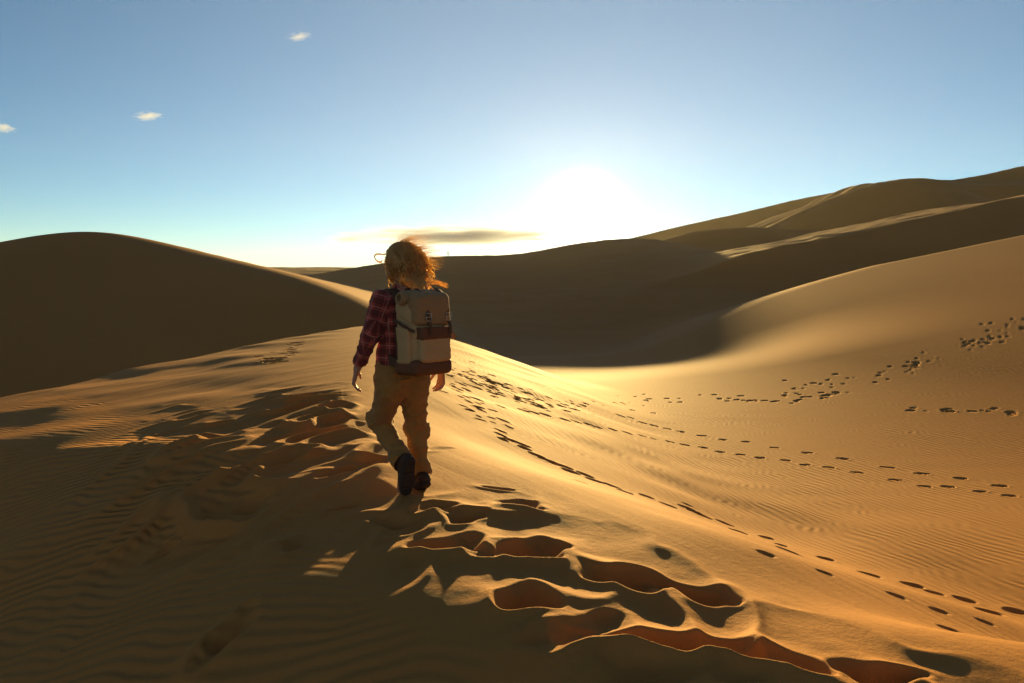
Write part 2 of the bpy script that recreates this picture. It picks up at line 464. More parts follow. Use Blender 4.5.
    def spots(lst, L, W, D, seed, rim=.14):
        r_ = np.random.default_rng(seed)
        w = [hit(*p[:2]) for p in lst]
        for i, (x, y) in enumerate(w):
            x2, y2 = w[min(i + 2, len(w) - 1)]; x1, y1 = w[max(i - 2, 0)]
            a = .45 * math.atan(math.tan(math.atan2(y2 - y1, x2 - x1))) + r_.normal() * .2
            f = lst[i][2] if len(lst[i]) > 2 else 1
            footprint(x, y, a, L * f * (.9 + .2 * r_.random()), W * f * (.9 + .25 * r_.random()), D * f * (.85 + .4 * r_.random()), D * rim * f, .15, seed * 40 + i, .25)
    main = [(512, 441), (523, 445), (525, 449), (537, 456), (546, 460), (555, 464), (564, 467), (571, 472), (585, 475), (595, 481), (582, 482, .7), (612, 486), (625, 492), (647, 497), (667, 505), (686, 508), (694, 512), (703, 516), (688, 505, .6),
            (724, 523), (739, 532), (766, 538), (781, 545, .8), (791, 552), (766, 554, .6), (826, 559), (825, 573, .5), (870, 575), (912, 585, 1.1), (934, 593, .8), (897, 596, .5), (965, 600), (989, 612), (1015, 612), (939, 611, .55), (949, 629, .6), (985, 622, .5)]
    spots(main, .225, .165, .06, 3)
    second = [(524, 411), (534, 413), (545, 415), (565, 420), (576, 422), (589, 425), (598, 428), (613, 430), (627, 433), (642, 436), (654, 439, .7), (670, 442), (685, 445), (704, 448), (720, 452), (741, 455), (760, 458), (786, 461), (805, 465), (829, 468), (857, 473), (895, 480), (925, 487), (948, 487), (980, 492), (1010, 496)]
    spots(second, .24, .15, .05, 4)
    spots([(621, 416), (631, 418), (643, 423), (654, 426), (667, 429), (681, 432), (702, 436), (723, 440), (746, 442), (775, 448), (807, 453), (843, 459), (887, 468), (922, 474), (961, 479), (1000, 486)], .25, .15, .05, 5)
    rc = np.random.default_rng(8)
    def cloudof(pts, n, sx, sy, L, W, D, seed):
        P = np.array(pts, float); ds = np.concatenate([[0], np.cumsum(np.hypot(*np.diff(P, axis=0).T))])
        lst = []
        for q in np.sort(rc.random(n)) * ds[-1]:
            lst.append((np.interp(q, ds, P[:, 0]) + rc.normal() * sx, np.interp(q, ds, P[:, 1]) + rc.normal() * sy, .5 + .65 * rc.random()))
        spots(lst, L, W, D, seed)
    cloudof([(447, 366), (470, 380), (505, 393), (545, 404), (580, 407)], 125, 6, 5, .22, .13, .045, 11)
    cloudof([(448, 385), (462, 392), (484, 410), (496, 430), (510, 440)], 36, 6, 5, .20, .12, .045, 12)
    cloudof([(580, 404), (660, 402), (760, 400)], 34, 8, 4, .25, .15, .05, 13)
    cloudof([(770, 402), (815, 398), (850, 392)], 22, 3, 1.5, .28, .15, .05, 14)
    cloudof([(780, 392), (830, 386), (880, 378), (905, 370)], 30, 8, 4, .27, .15, .05, 15)
    cloudof([(905, 368), (935, 360)], 24, 6, 4, .28, .15, .05, 16)
    cloudof([(960, 350), (985, 340), (1024, 322)], 60, 9, 6, .26, .14, .045, 17)
    cloudof([(905, 411), (960, 411), (1024, 413)], 18, 4, 1.5, .28, .15, .05, 18)
    cloudof([(265, 362), (290, 352), (300, 343)], 26, 5, 2, .36, .2, .05, 19)
    # dry sand cannot hold a knife edge: soften lips over a couple of centimetres
    nb_r = np.searchsorted(rs, 9.0)
    zz = Z[:nb_r, :naf]
    for wt, ax, reps in ((.25, 0, 8), (.25, 1, 11)):
        for _ in range(reps):
            p_ = np.pad(zz, [(1, 1) if a == ax else (0, 0) for a in (0, 1)], 'edge')
            zz = .5 * zz + .25 * (np.take(p_, range(0, zz.shape[ax]), ax) + np.take(p_, range(2, zz.shape[ax] + 2), ax))
    fade = np.clip((9.0 - rs[:nb_r]) / 3.0, 0, 1)[:, None]
    Z[:nb_r, :naf] = Z[:nb_r, :naf] * (1 - fade) + zz * fade
    # attributes that steer ripples and grain in the material
    xc = xcrest(Y); d = X - xc
    r = RR
    rv = sstep(1.2, 3.2, d - .25 * np.maximum(Y - 3, 0) * (Y < 9)) * sstep(40, 14, r) * (Y > 3)
    rv = rv * np.clip(.75 + .5 * vnoise(X / 3, Y / 3), 0, 1.3)
    dist = np.abs(Z - Z0)
    pd = .33 * (X - xlee(Y))
    rl_ = sstep(-.03, -.28, pd) * (d < 0) * sstep(20, 8, r) * np.clip(.7 + .8 * vnoise(X / 1.5, Y / 1.5), 0, 1.2)
    clean = 1 - sstep(.004, .03, dist)
    stk = sstep(.8, -.3, d) * sstep(3.5, 6.5, Y) * sstep(40, 15, r) * sstep(-.1, .2, pd + .35)
    stk2 = sstep(0, .5, d) * sstep(4.5, 2.5, d) * sstep(16, 8, r)
    grain = sstep(14, 5, r) * (1 + .6 * sstep(.01, .05, dist))
    verts = np.stack([X, Y, Z], -1).reshape(-1, 3)
    ii = np.arange(nr - 1)[:, None]; jj = np.arange(na)[None, :]; j2 = (jj + 1) % na
    f = np.stack([ii * na + jj, ii * na + j2, (ii + 1) * na + j2, (ii + 1) * na + jj], -1).reshape(-1, 4)
    f = f[:, ::-1]
    # close the small hole under the viewpoint
    cen = len(verts)
    verts = np.vstack([verts, [[0, 0, h1(0, 0)]]])
    o = mesh_np('sand_dunes', verts, np.ascontiguousarray(f), M_SAND)
    import bmesh
    for nm, v in (('ripple_valley', rv * clean), ('ripple_lee', rl_ * clean), ('streak', stk * clean), ('streak_right', stk2 * clean), ('grain', grain)):
        add_attr(o, nm, np.append(v.reshape(-1), 0))
    tag(o, 'golden sand dunes covered in wind ripples and lines of footprints', 'sand dune', kind='structure')
    return o, nr, na

TERR, NR, NA = build_terrain()
print('terrain', NR, NA)

# ------------------------------------------------------------------ implicit shapes -> meshes
class Field:
    def __init__(s, lo, hi, h):
        s.lo = np.array(lo, float); s.h = h
        s.n = np.ceil((np.array(hi) - s.lo) / h).astype(int) + 1
        s.V = np.full(tuple(s.n), 1e3, np.float32)
    def _blk(s, lo, hi):
        i0 = np.clip(np.floor((np.array(lo) - s.lo) / s.h).astype(int), 0, s.n)
        i1 = np.clip(np.ceil((np.array(hi) - s.lo) / s.h).astype(int) + 1, 0, s.n)
        sl = tuple(slice(a, b) for a, b in zip(i0, i1))
        ax = [s.lo[k] + s.h * np.arange(i0[k], i1[k]) for k in range(3)]
        return sl, np.meshgrid(*ax, indexing='ij', sparse=True)
    def _comb(s, sl, d, k, op):
        A = s.V[sl]
        if op == 'add':
            s.V[sl] = np.minimum(A, d) if k <= 0 else smin(A, d, k)
        else:
            s.V[sl] = np.maximum(A, -d) if k <= 0 else smax(A, -d, k)
    def cone(s, a, b, ra, rb, k=.02, op='add', flat=None):
        """tapered capsule; flat=(dir, factor) squeezes it along a direction"""
        a, b = np.array(a, float), np.array(b, float); pad = max(ra, rb) * 1.4 + k * 2 + 3 * s.h
        sl, (x, y, z) = s._blk(np.minimum(a, b) - pad, np.maximum(a, b) + pad)
        ab = b - a; l2 = max(ab @ ab, 1e-9)
        t = np.clip(((x - a[0]) * ab[0] + (y - a[1]) * ab[1] + (z - a[2]) * ab[2]) / l2, 0, 1)
        qx, qy, qz = x - a[0] - t * ab[0], y - a[1] - t * ab[1], z - a[2] - t * ab[2]
        if flat is not None:
            n = np.array(flat[0], float); n /= np.linalg.norm(n)
            c = (qx * n[0] + qy * n[1] + qz * n[2]) * (1 / flat[1] - 1)
            qx, qy, qz = qx + c * n[0], qy + c * n[1], qz + c * n[2]
        s._comb(sl, np.sqrt(qx * qx + qy * qy + qz * qz) - (ra + (rb - ra) * t), k, op)
        return s
    def ell(s, c, rad, rot=None, k=.02, op='add'):
        c, rad = np.array(c, float), np.array(rad, float); pad = rad.max() + k * 2 + 3 * s.h
        sl, (x, y, z) = s._blk(c - pad, c + pad)
        p = [x - c[0], y - c[1], z - c[2]]
        if rot is not None:
            p = [p[0] * rot[0][i] + p[1] * rot[1][i] + p[2] * rot[2][i] for i in range(3)]
        q = np.sqrt((p[0] / rad[0]) ** 2 + (p[1] / rad[1]) ** 2 + (p[2] / rad[2]) ** 2)
        q2 = np.sqrt((p[0] / rad[0] ** 2) ** 2 + (p[1] / rad[1] ** 2) ** 2 + (p[2] / rad[2] ** 2) ** 2)
        s._comb(sl, q * (q - 1) / np.maximum(q2, 1e-6), k, op)
        return s
    def box(s, c, half, rot=None, r=.02, k=.01, op='add', taper=0.0):
        c, half = np.array(c, float), np.array(half, float); pad = np.linalg.norm(half) + k * 2 + 3 * s.h
        sl, (x, y, z) = s._blk(c - pad, c + pad)
        p = [x - c[0], y - c[1], z - c[2]]
        if rot is not None:
            p = [p[0] * rot[0][i] + p[1] * rot[1][i] + p[2] * rot[2][i] for i in range(3)]
        if taper:
            f = 1 + taper * p[2] / half[2]
            p[0] = p[0] / f
        q = [np.abs(p[i]) - (half[i] - r) for i in range(3)]
        o = np.sqrt(np.maximum(q[0], 0) ** 2 + np.maximum(q[1], 0) ** 2 + np.maximum(q[2], 0) ** 2) + np.minimum(np.maximum(np.maximum(q[0], q[1]), q[2]), 0) - r
        s._comb(sl, o, k, op)
        return s
    def halfspace(s, p, n, k=0.0):
        """cut away everything on the side n points to"""
        x, y, z = [s.lo[k_] + s.h * np.arange(s.n[k_]) for k_ in range(3)]
        x, y, z = np.meshgrid(x, y, z, indexing='ij', sparse=True)
        d = (x - p[0]) * n[0] + (y - p[1]) * n[1] + (z - p[2]) * n[2]
        s.V = (np.maximum(s.V, d) if k <= 0 else smax(s.V, d, k)).astype(np.float32)
        return s
    def warp(s, fn):
        x, y, z = [s.lo[k_] + s.h * np.arange(s.n[k_]) for k_ in range(3)]
        x, y, z = np.meshgrid(x, y, z, indexing='ij')
        near = np.abs(s.V) < .05
        s.V[near] += fn(x[near], y[near], z[near]).astype(np.float32)
        return s
    def mesh(s):
        V = s.V; S = V < 0
        nx, ny, nz = V.shape
        c = np.zeros((nx - 1, ny - 1, nz - 1), np.int8)
        for i in (0, 1):
            for j in (0, 1):
                for k in (0, 1):
                    c += S[i:nx - 1 + i, j:ny - 1 + j, k:nz - 1 + k]
        act = (c > 0) & (c < 8)
        I = np.argwhere(act); idx = np.full(act.shape, -1, np.int64); idx[act] = np.arange(len(I))
        P = np.zeros((len(I), 3)); W = np.zeros(len(I))
        for ax in range(3):
            o1, o2 = [a for a in range(3) if a != ax]
            for b1 in (0, 1):
                for b2 in (0, 1):
                    A = I.copy(); A[:, o1] += b1; A[:, o2] += b2
                    B = A.copy(); B[:, ax] += 1
                    va, vb = V[A[:, 0], A[:, 1], A[:, 2]], V[B[:, 0], B[:, 1], B[:, 2]]
                    m = (va < 0) != (vb < 0)
                    t = va[m] / (va[m] - vb[m])
                    q = A[m].astype(float); q[:, ax] += t
                    P[m] += q; W[m] += 1
        P /= W[:, None]
        F = []
        for ax in range(3):
            o1, o2 = [(1, 2), (2, 0), (0, 1)][ax]
            sa = [slice(None)] * 3; sb = [slice(None)] * 3
            sa[ax] = slice(0, -1); sb[ax] = slice(1, None)
            X = S[tuple(sa)] != S[tuple(sb)]
            E = np.argwhere(X)
            E = E[(E[:, o1] > 0) & (E[:, o2] > 0) & (E[:, o1] < V.shape[o1] - 1) & (E[:, o2] < V.shape[o2] - 1)]
            def g(a, b):
                T = E.copy(); T[:, o1] -= a; T[:, o2] -= b
                return idx[T[:, 0], T[:, 1], T[:, 2]]
            q = np.stack([g(1, 1), g(0, 1), g(0, 0), g(1, 0)], 1)
            ins = S[E[:, 0], E[:, 1], E[:, 2]]
            q[~ins] = q[~ins][:, ::-1]
            F.append(q)
        return s.lo + P * s.h, np.concatenate(F)

def field_obj(name, F, mat, parent=None):
    v, f = F.mesh()
    return mesh_np(name, v, f, mat, parent)

def tube(verts, faces, pts, rads, nseg=6, cap=True):
    pts = [Vector(p) for p in pts]
    base = len(verts); n = len(pts)
    up = Vector((.3, .2, 1)).normalized()
    for i, p in enumerate(pts):
        d = (pts[min(i + 1, n - 1)] - pts[max(i - 1, 0)]).normalized()
        a = d.cross(up)
        if a.length < .05: a = d.cross(Vector((1, 0, 0)))
        a.normalize(); b = d.cross(a)
        r = rads[i] if hasattr(rads, '__len__') else rads
        for k in range(nseg):
            t = 2 * math.pi * k / nseg
            verts.append(p + a * math.cos(t) * r + b * math.sin(t) * r)
    for i in range(n - 1):
        for k in range(nseg):
            k2 = (k + 1) % nseg
            faces.append((base + i * nseg + k, base + i * nseg + k2, base + (i + 1) * nseg + k2, base + (i + 1) * nseg + k))
    if cap:
        faces.append(tuple(base + k for k in reversed(range(nseg)))); faces.append(tuple(base + (n - 1) * nseg + k for k in range(nseg)))

def spline(pts, n):
    P = np.array(pts, float); m = len(P)
    out = []
    for t in np.linspace(0, m - 1 - 1e-6, n):
        i = int(t); f = t - i
        p0, p1, p2, p3 = P[max(i - 1, 0)], P[i], P[min(i + 1, m - 1)], P[min(i + 2, m - 1)]
        out.append(.5 * (2 * p1 + (p2 - p0) * f + (2 * p0 - 5 * p1 + 4 * p2 - p3) * f * f + (3 * p1 - p0 - 3 * p2 + p3) * f ** 3))
    return np.array(out)

def strap_mesh(name, pts, normals, width, thick, mat, parent, n=24):
    """flat band along a curve; normals = outward direction at each control point"""
    c = spline(pts, n); nn = spline(normals, n)
    V, Fc = [], []
    for i in range(n):
        d = c[min(i + 1, n - 1)] - c[max(i - 1, 0)]; d /= np.linalg.norm(d)
        o = nn[i] - d * (nn[i] @ d); o /= np.linalg.norm(o)
        s = np.cross(d, o)
        for su, so in ((-1, -1), (1, -1), (1, 1), (-1, 1)):
            V.append(c[i] + s * su * width / 2 + o * so * thick / 2)
    for i in range(n - 1):
        for k in range(4):
            k2 = (k + 1) % 4
            Fc.append((4 * i + k, 4 * i + k2, 4 * i + 4 + k2, 4 * i + 4 + k))
    Fc += [(3, 2, 1, 0), tuple(4 * (n - 1) + k for k in range(4))]
    return mesh_np(name, V, Fc, mat, parent, smooth=False)

# ------------------------------------------------------------------ the walker
HY = 4.43
def J(px, py, off=0.0):
    return np.array(at(px, py, HY + off))
YAW = R(30)
FWD = np.array([-math.sin(YAW), math.cos(YAW), 0]); LFT = np.array([-math.cos(YAW), -math.sin(YAW), 0]); UP = np.array([0, 0, 1.])

pel = J(402, 377, 0); chest = J(403, 322, .0); nb = J(403, 296, .0); head = J(402, 264.5, .03)
shl = J(382, 300, -.09); ell_ = J(370, 337, -.14); wrl = J(357.5, 368, -.08)
shr = J(429, 302, .10); elr = J(440, 340, .10); wrr = J(441, 369, .19)
hpl = J(391, 387, -.05); knl = J(379.5, 422, .24); anl = J(404, 463, -.02); tol = J(400.5, 494, .04)
hpr = J(413, 388, .06); knr = J(416.5, 430, .22); anr = J(420.5, 474, .20); tor = J(409, 483, .42)
print('leg lengths', [round(float(np.linalg.norm(a - b)), 2) for a, b in ((hpl, knl), (knl, anl), (hpr, knr), (knr, anr), (shl, ell_), (ell_, wrl), (head, pel))], 'z', anl[2], tol[2], anr[2], tor[2], h1(tol[0], tol[1]), h1(tor[0], tor[1]))

def hand(F, wr, el, palm_n, curl, thumb_side):
    """palm, four bent fingers of different length, thumb"""
    d = (wr - el); d /= np.linalg.norm(d); d = d * .9 + np.array([0, 0, -1]) * .35; d /= np.linalg.norm(d)
    pn = palm_n - d * (palm_n @ d); pn /= np.linalg.norm(pn)     # points out of the palm
    sd = np.cross(d, pn) * thumb_side                             # towards the thumb
    F.cone(wr - d * .03, wr + d * .02, .026, .024, .015, flat=(pn, .75))
    kn = wr + d * .098
    F.cone(wr + d * .015 - sd * .008, kn - sd * .018, .027, .020, .012, flat=(pn, .62))
    F.cone(wr + d * .015 + sd * .008, kn + sd * .018, .027, .020, .012, flat=(pn, .62))
    for i, (o, L) in enumerate(((.034, .080), (.0115, .090), (-.011, .083), (-.032, .064))):
        p = kn + sd * o - d * .006; a = .25 + .1 * i
        for seg, r0, r1 in ((.45, .0092, .0084), (.31, .0084, .0077), (.26, .0077, .0064)):
            dr = d * math.cos(a) + pn * math.sin(a) + sd * o * 1.5
            dr = dr / np.linalg.norm(dr)
            q = p + dr * L * seg
            F.cone(p, q, r0, r1, .002); p = q; a += curl
    p = wr + d * .025 + sd * .026
    for L, r0, r1, mixs in ((.038, .0135, .0105, .75), (.03, .0105, .0095, .35), (.025, .0095, .0075, .15)):
        dr = d * (1 - mixs * .5) + sd * mixs + pn * (.35 + .2 * (1 - mixs)); dr /= np.linalg.norm(dr)
        q = p + dr * L; F.cone(p, q, r0, r1, .004); p = q

def build_person():
    lo = np.minimum.reduce([pel, head, ell_, wrl, elr, wrr, knl, anl, tol, tor]) - .2
    hi = np.maximum.reduce([pel, head, ell_, wrl, elr, wrr, knl, anl, tol, tor]) + .2
    B = Field(lo, hi, .0042)
    # head: looks along the walk, slightly down to the left
    fh = FWD * .97 + LFT * .2 + UP * -.12; fh /= np.linalg.norm(fh)
    lh = np.cross(UP, fh); lh /= np.linalg.norm(lh); uh = np.cross(fh, lh)
    rot = np.stack([fh, lh, uh], 1)
    def hp(a, b_, c): return head + fh * a + lh * b_ + uh * c
    B.ell(hp(-.012, 0, .02), (.095, .076, .098), rot, .01)
    B.cone(hp(.03, 0, -.03), hp(.045, 0, -.085), .062, .036, .04)
    B.cone(hp(.055, .02, -.04), hp(.05, -.02, -.04), .045, .045, .03)
    B.cone(hp(.088, 0, .012), hp(.104, 0, -.028), .008, .0105, .012)            # nose
    for s in (1, -1):
        B.ell(hp(.088, .032 * s, .012), (.013, .018, .011), rot, .006, 'cut')  # eye sockets
        B.ell(hp(.076, .032 * s, .010), (.012, .013, .012), rot, .003)         # eyes
        B.cone(hp(.090, .02 * s, .034), hp(.078, .05 * s, .034), .008, .006, .012)
        B.ell(hp(-.005, .078 * s, -.005), (.016, .008, .03), rot, .006)        # ears
        B.cone(hp(.068, .045 * s, -.03), hp(.06, .05 * s, -.02), .02, .02, .03)
    B.cone(hp(.092, .018, -.058), hp(.092, -.018, -.058), .009, .009, .006)    # lips
    B.cone(hp(.096, .02, -.0585), hp(.096, -.02, -.0585), .003, .003, .002, 'cut')
    B.cone(hp(-.02, 0, -.06), nb + UP * -.02, .052, .058, .03)
    # trunk and limbs, slimmer than the clothes over them
    B.cone(chest + UP * .05, pel + UP * .05, .105, .095, .06, flat=(FWD, .8))
    B.cone(shl, shr, .05, .05, .06); B.cone(nb - UP * .02, chest, .06, .1, .06)
    B.cone(hpl, hpr, .085, .085, .06); B.cone(pel, pel + UP * .1, .1, .1, .05)
    for a, b, c, w in ((shl, ell_, wrl, 0), (shr, elr, wrr, 0)):
        B.cone(a, b, .046, .036, .03); B.cone(b, c, .036, .025, .02)
    for a, b, c, t in ((hpl, knl, anl, tol), (hpr, knr, anr, tor)):
        B.cone(a, b, .078, .052, .04); B.cone(b, c, .052, .034, .03)
        B.cone(c, c + (t - c) * .85, .032, .028, .02)
    hand(B, wrl, ell_, -LFT * .8 - FWD * .3 , .42, -1)
    hand(B, wrr, elr, LFT * .9 - FWD * .2, .5, 1)
    o = field_obj('person', B, M_SKIN)
    return o, (fh, lh, uh, hp)

PERSON, HEADF = build_person()
tag(PERSON, 'long-haired hiker in red plaid shirt and khaki trousers walking away along the sandy crest', 'person')

def wrinkle(amp, fx, fz, seed):
    def f(x, y, z):
        a = vnoise((x + .6 * y) * fx + seed + 2 * vnoise(z * 5, x * 5), z * fz + (x - y) * fx * .5)
        b_ = vnoise(x * 40 + seed * 3, z * 40 + y * 25)
        return amp * (1 - np.abs(a)) ** 2 * -1 + amp * .25 * b_
    return f

def build_clothes():
    # ---- shirt
    lo = np.minimum.reduce([wrl, shl, pel, ell_]) - [.15, .25, .12]; hi = np.maximum.reduce([nb, shr, elr, wrr]) + [.15, .2, .12]
    S = Field(lo, hi, .0055)
    hem = pel + UP * -.01
    S.cone(shl + UP * -.012, nb + UP * -.03, .062, .07, .03); S.cone(shr + UP * -.012, nb + UP * -.03, .062, .07, .03)
    S.cone(chest + LFT * .055 + UP * .04, chest - LFT * .055 + UP * .04, .118, .118, .05, flat=(FWD, .85))
    wst = pel + UP * .14
    S.cone(chest + LFT * .045, wst + LFT * .045, .12, .108, .05, flat=(FWD, .85)); S.cone(chest - LFT * .045, wst - LFT * .045, .12, .108, .05, flat=(FWD, .85))
    S.cone(wst + LFT * .05, hem + LFT * .06, .106, .125, .04, flat=(FWD, .9)); S.cone(wst - LFT * .05, hem - LFT * .06, .106, .125, .04, flat=(FWD, .9))
    S.cone(nb + UP * -.02, nb + UP * .03 + FWD * .01, .07, .064, .015)
    for a, b, c in ((shl, ell_, wrl), (shr, elr, wrr)):
        S.cone(a, b, .066, .052, .035); S.cone(b, c + (b - c) * .06, .053, .041, .02)
        q = c + (b - c) * .04
        S.cone(q, q + (b - c) * .12, .044, .044, .004)
    S.warp(wrinkle(.007, 9, 11, 3.0))
    S.halfspace(hem + UP * -.045, np.array([.0, 0, -1.0]) * 0 + np.array([.12, .05, -.99]), 0)
    for b, c in ((ell_, wrl), (elr, wrr)):
        n = (c - b) / np.linalg.norm(c - b); q = c - n * .008
        S.cone(q, q + n * .18, .05, .09, 0, 'cut')
    v, f = S.mesh()
    o = mesh_np('shirt', v, f, M_PLAID, PERSON)
    def seg(a, b):
        ab = b - a; t = np.clip(((v - a) @ ab) / (ab @ ab), -.3, 1.3); q = a + t[:, None] * ab
        return np.linalg.norm(v - q, axis=1), t * np.linalg.norm(ab), v - q
    U = np.zeros(len(v)); W = np.zeros(len(v)); best = np.full(len(v), 9.)
    for a, b, r, off in ((nb, pel, .13, 0), (shl, ell_, .055, .02), (ell_, wrl, .048, .02 + np.linalg.norm(ell_ - shl)), (shr, elr, .055, .05), (elr, wrr, .048, .05 + np.linalg.norm(elr - shr))):
        dd, t, q = seg(a, b)
        ax = (b - a) / np.linalg.norm(b - a); e1 = LFT - ax * (LFT @ ax); e1 /= np.linalg.norm(e1); e2 = np.cross(ax, e1)
        ang = np.arctan2(q @ e2, q @ e1)
        m = dd - r < best
        best[m] = (dd - r)[m]; U[m] = (ang * r)[m] + off; W[m] = t[m] + off
    add_attr(o, 'cloth_u', U); add_attr(o, 'cloth_v', W)
    # ---- trousers
    pts = [hpl, hpr, knl, knr, anl, anr]
    T = Field(np.minimum.reduce(pts) - .16, np.maximum.reduce(pts) + [.16, .16, .2], .0055)
    T.cone(pel + UP * .10 + LFT * .05, pel + UP * .10 - LFT * .05, .107, .107, .03, flat=(FWD, .88))
    T.cone(pel + UP * .02 + LFT * .055, pel + UP * .02 - LFT * .055, .122, .122, .04, flat=(FWD, .95))
    for h_, k_, a_ in ((hpl, knl, anl), (hpr, knr, anr)):
        T.cone(h_ - FWD * .03 + UP * .03, h_ - FWD * .02, .10, .095, .05)
        T.cone(h_, k_, .098, .066, .025)
        T.cone(k_, k_ + (a_ - k_) * .5, .064, .059, .02)
        T.cone(k_ + (a_ - k_) * .3 - FWD * .010, a_ + (k_ - a_) * .05, .058, .048, .02)
        for i, tt in enumerate((.68, .78, .88, .96)):              # bunched cloth above the boot
            q = k_ + (a_ - k_) * tt; n = np.array([.02 * math.sin(i * 2.3), .02 * math.cos(i * 1.7), .008])
            T.cone(q - n, q + n, .053, .053, .012)
        for i, tt in enumerate((-.06, .04)):
            q = k_ + (a_ - k_) * tt
            T.cone(q - LFT * .03, q + LFT * .03 + UP * .015, .062, .058, .015)
    def creases(x, y, z):
        a = vnoise(x * 14 + z * 9, z * 17 - x * 6 + y * 5)
        b_ = vnoise(x * 30 - z * 12, z * 36 + y * 20)
        seat = np.exp(-((x - pel[0]) / .008) ** 2) * np.exp(-((z - pel[2] + .03) / .09) ** 2)
        return -.011 * (1 - np.abs(a)) ** 2 - .003 * b_ + .007 * seat
    T.warp(creases)
    for k_, a_ in ((knl, anl), (knr, anr)):
        n = (a_ - k_) / np.linalg.norm(a_ - k_); q = a_ + n * .0
        T.cone(q + n * .01, q + n * .2, .07, .12, 0, 'cut')
    o = field_obj('trousers', T, M_TROUSER, PERSON)
    # pocket welt on the seat
    # ---- boots
    for a_, t_, k_ in ((anl, tol, knl), (anr, tor, knr)):
        shin = (k_ - a_) / np.linalg.norm(k_ - a_)
        f0 = (t_ - a_) / np.linalg.norm(t_ - a_)
        side = np.cross(f0, UP if abs(f0[2]) < .9 else FWD); side /= np.linalg.norm(side)
        if side @ LFT > 0: side = -side
        solen = np.cross(side, f0);  solen /= np.linalg.norm(solen)
        if solen @ shin > 0: solen = -solen                          # points out of the sole
        heel = a_ - f0 * .055 + solen * .055; toe = a_ + f0 * .185 + solen * .06
        lo_, hi_ = np.minimum.reduce([a_, heel, toe]) - .16, np.maximum.reduce([a_, heel, toe]) + .16
        Bf = Field(lo_, hi_, .005)
        Bf.cone(a_ + shin * .10, a_ + solen * .01, .052, .050, .02)
        Bf.cone(heel - solen * .01, a_ + solen * .01, .040, .045, .02)
        Bf.cone(heel, toe - f0 * .06, .040, .044, .02, flat=(solen, .9)); Bf.cone(toe - f0 * .1, toe - f0 * .035 - solen * -.004, .048, .042, .02, flat=(solen, .85))
        Bf.cone(a_ + f0 * .02, a_ + f0 * .10 + solen * .035, .045, .038, .02)
        Bf.halfspace(heel + solen * .034, solen)
        Bf.warp(lambda x, y, z: .003 * vnoise(x * 30 + y * 20, z * 30))
        bt = field_obj('boot', Bf, M_BOOT, PERSON)
        Sf = Field(lo_, hi_, .005)
        Sf.cone(heel + solen * .02, toe - f0 * .09 + solen * .02, .043, .046, .01); Sf.cone(toe - f0 * .1 + solen * .02, toe - f0 * .03 + solen * .012, .051, .044, .01)
        Sf.halfspace(heel + solen * .022, -solen); Sf.halfspace(heel + solen * .05, solen)
        for i in range(8):
            q = heel + f0 * (-.03 + .035 * i) + solen * .052
            if i == 3: Sf.cone(q - side * .08, q + side * .08, .012, .012, 0, 'cut')
            else: Sf.cone(q - side * .08, q + side * .08, .006, .006, 0, 'cut')
        field_obj('sole', Sf, M_SOLE, bt)
build_clothes()

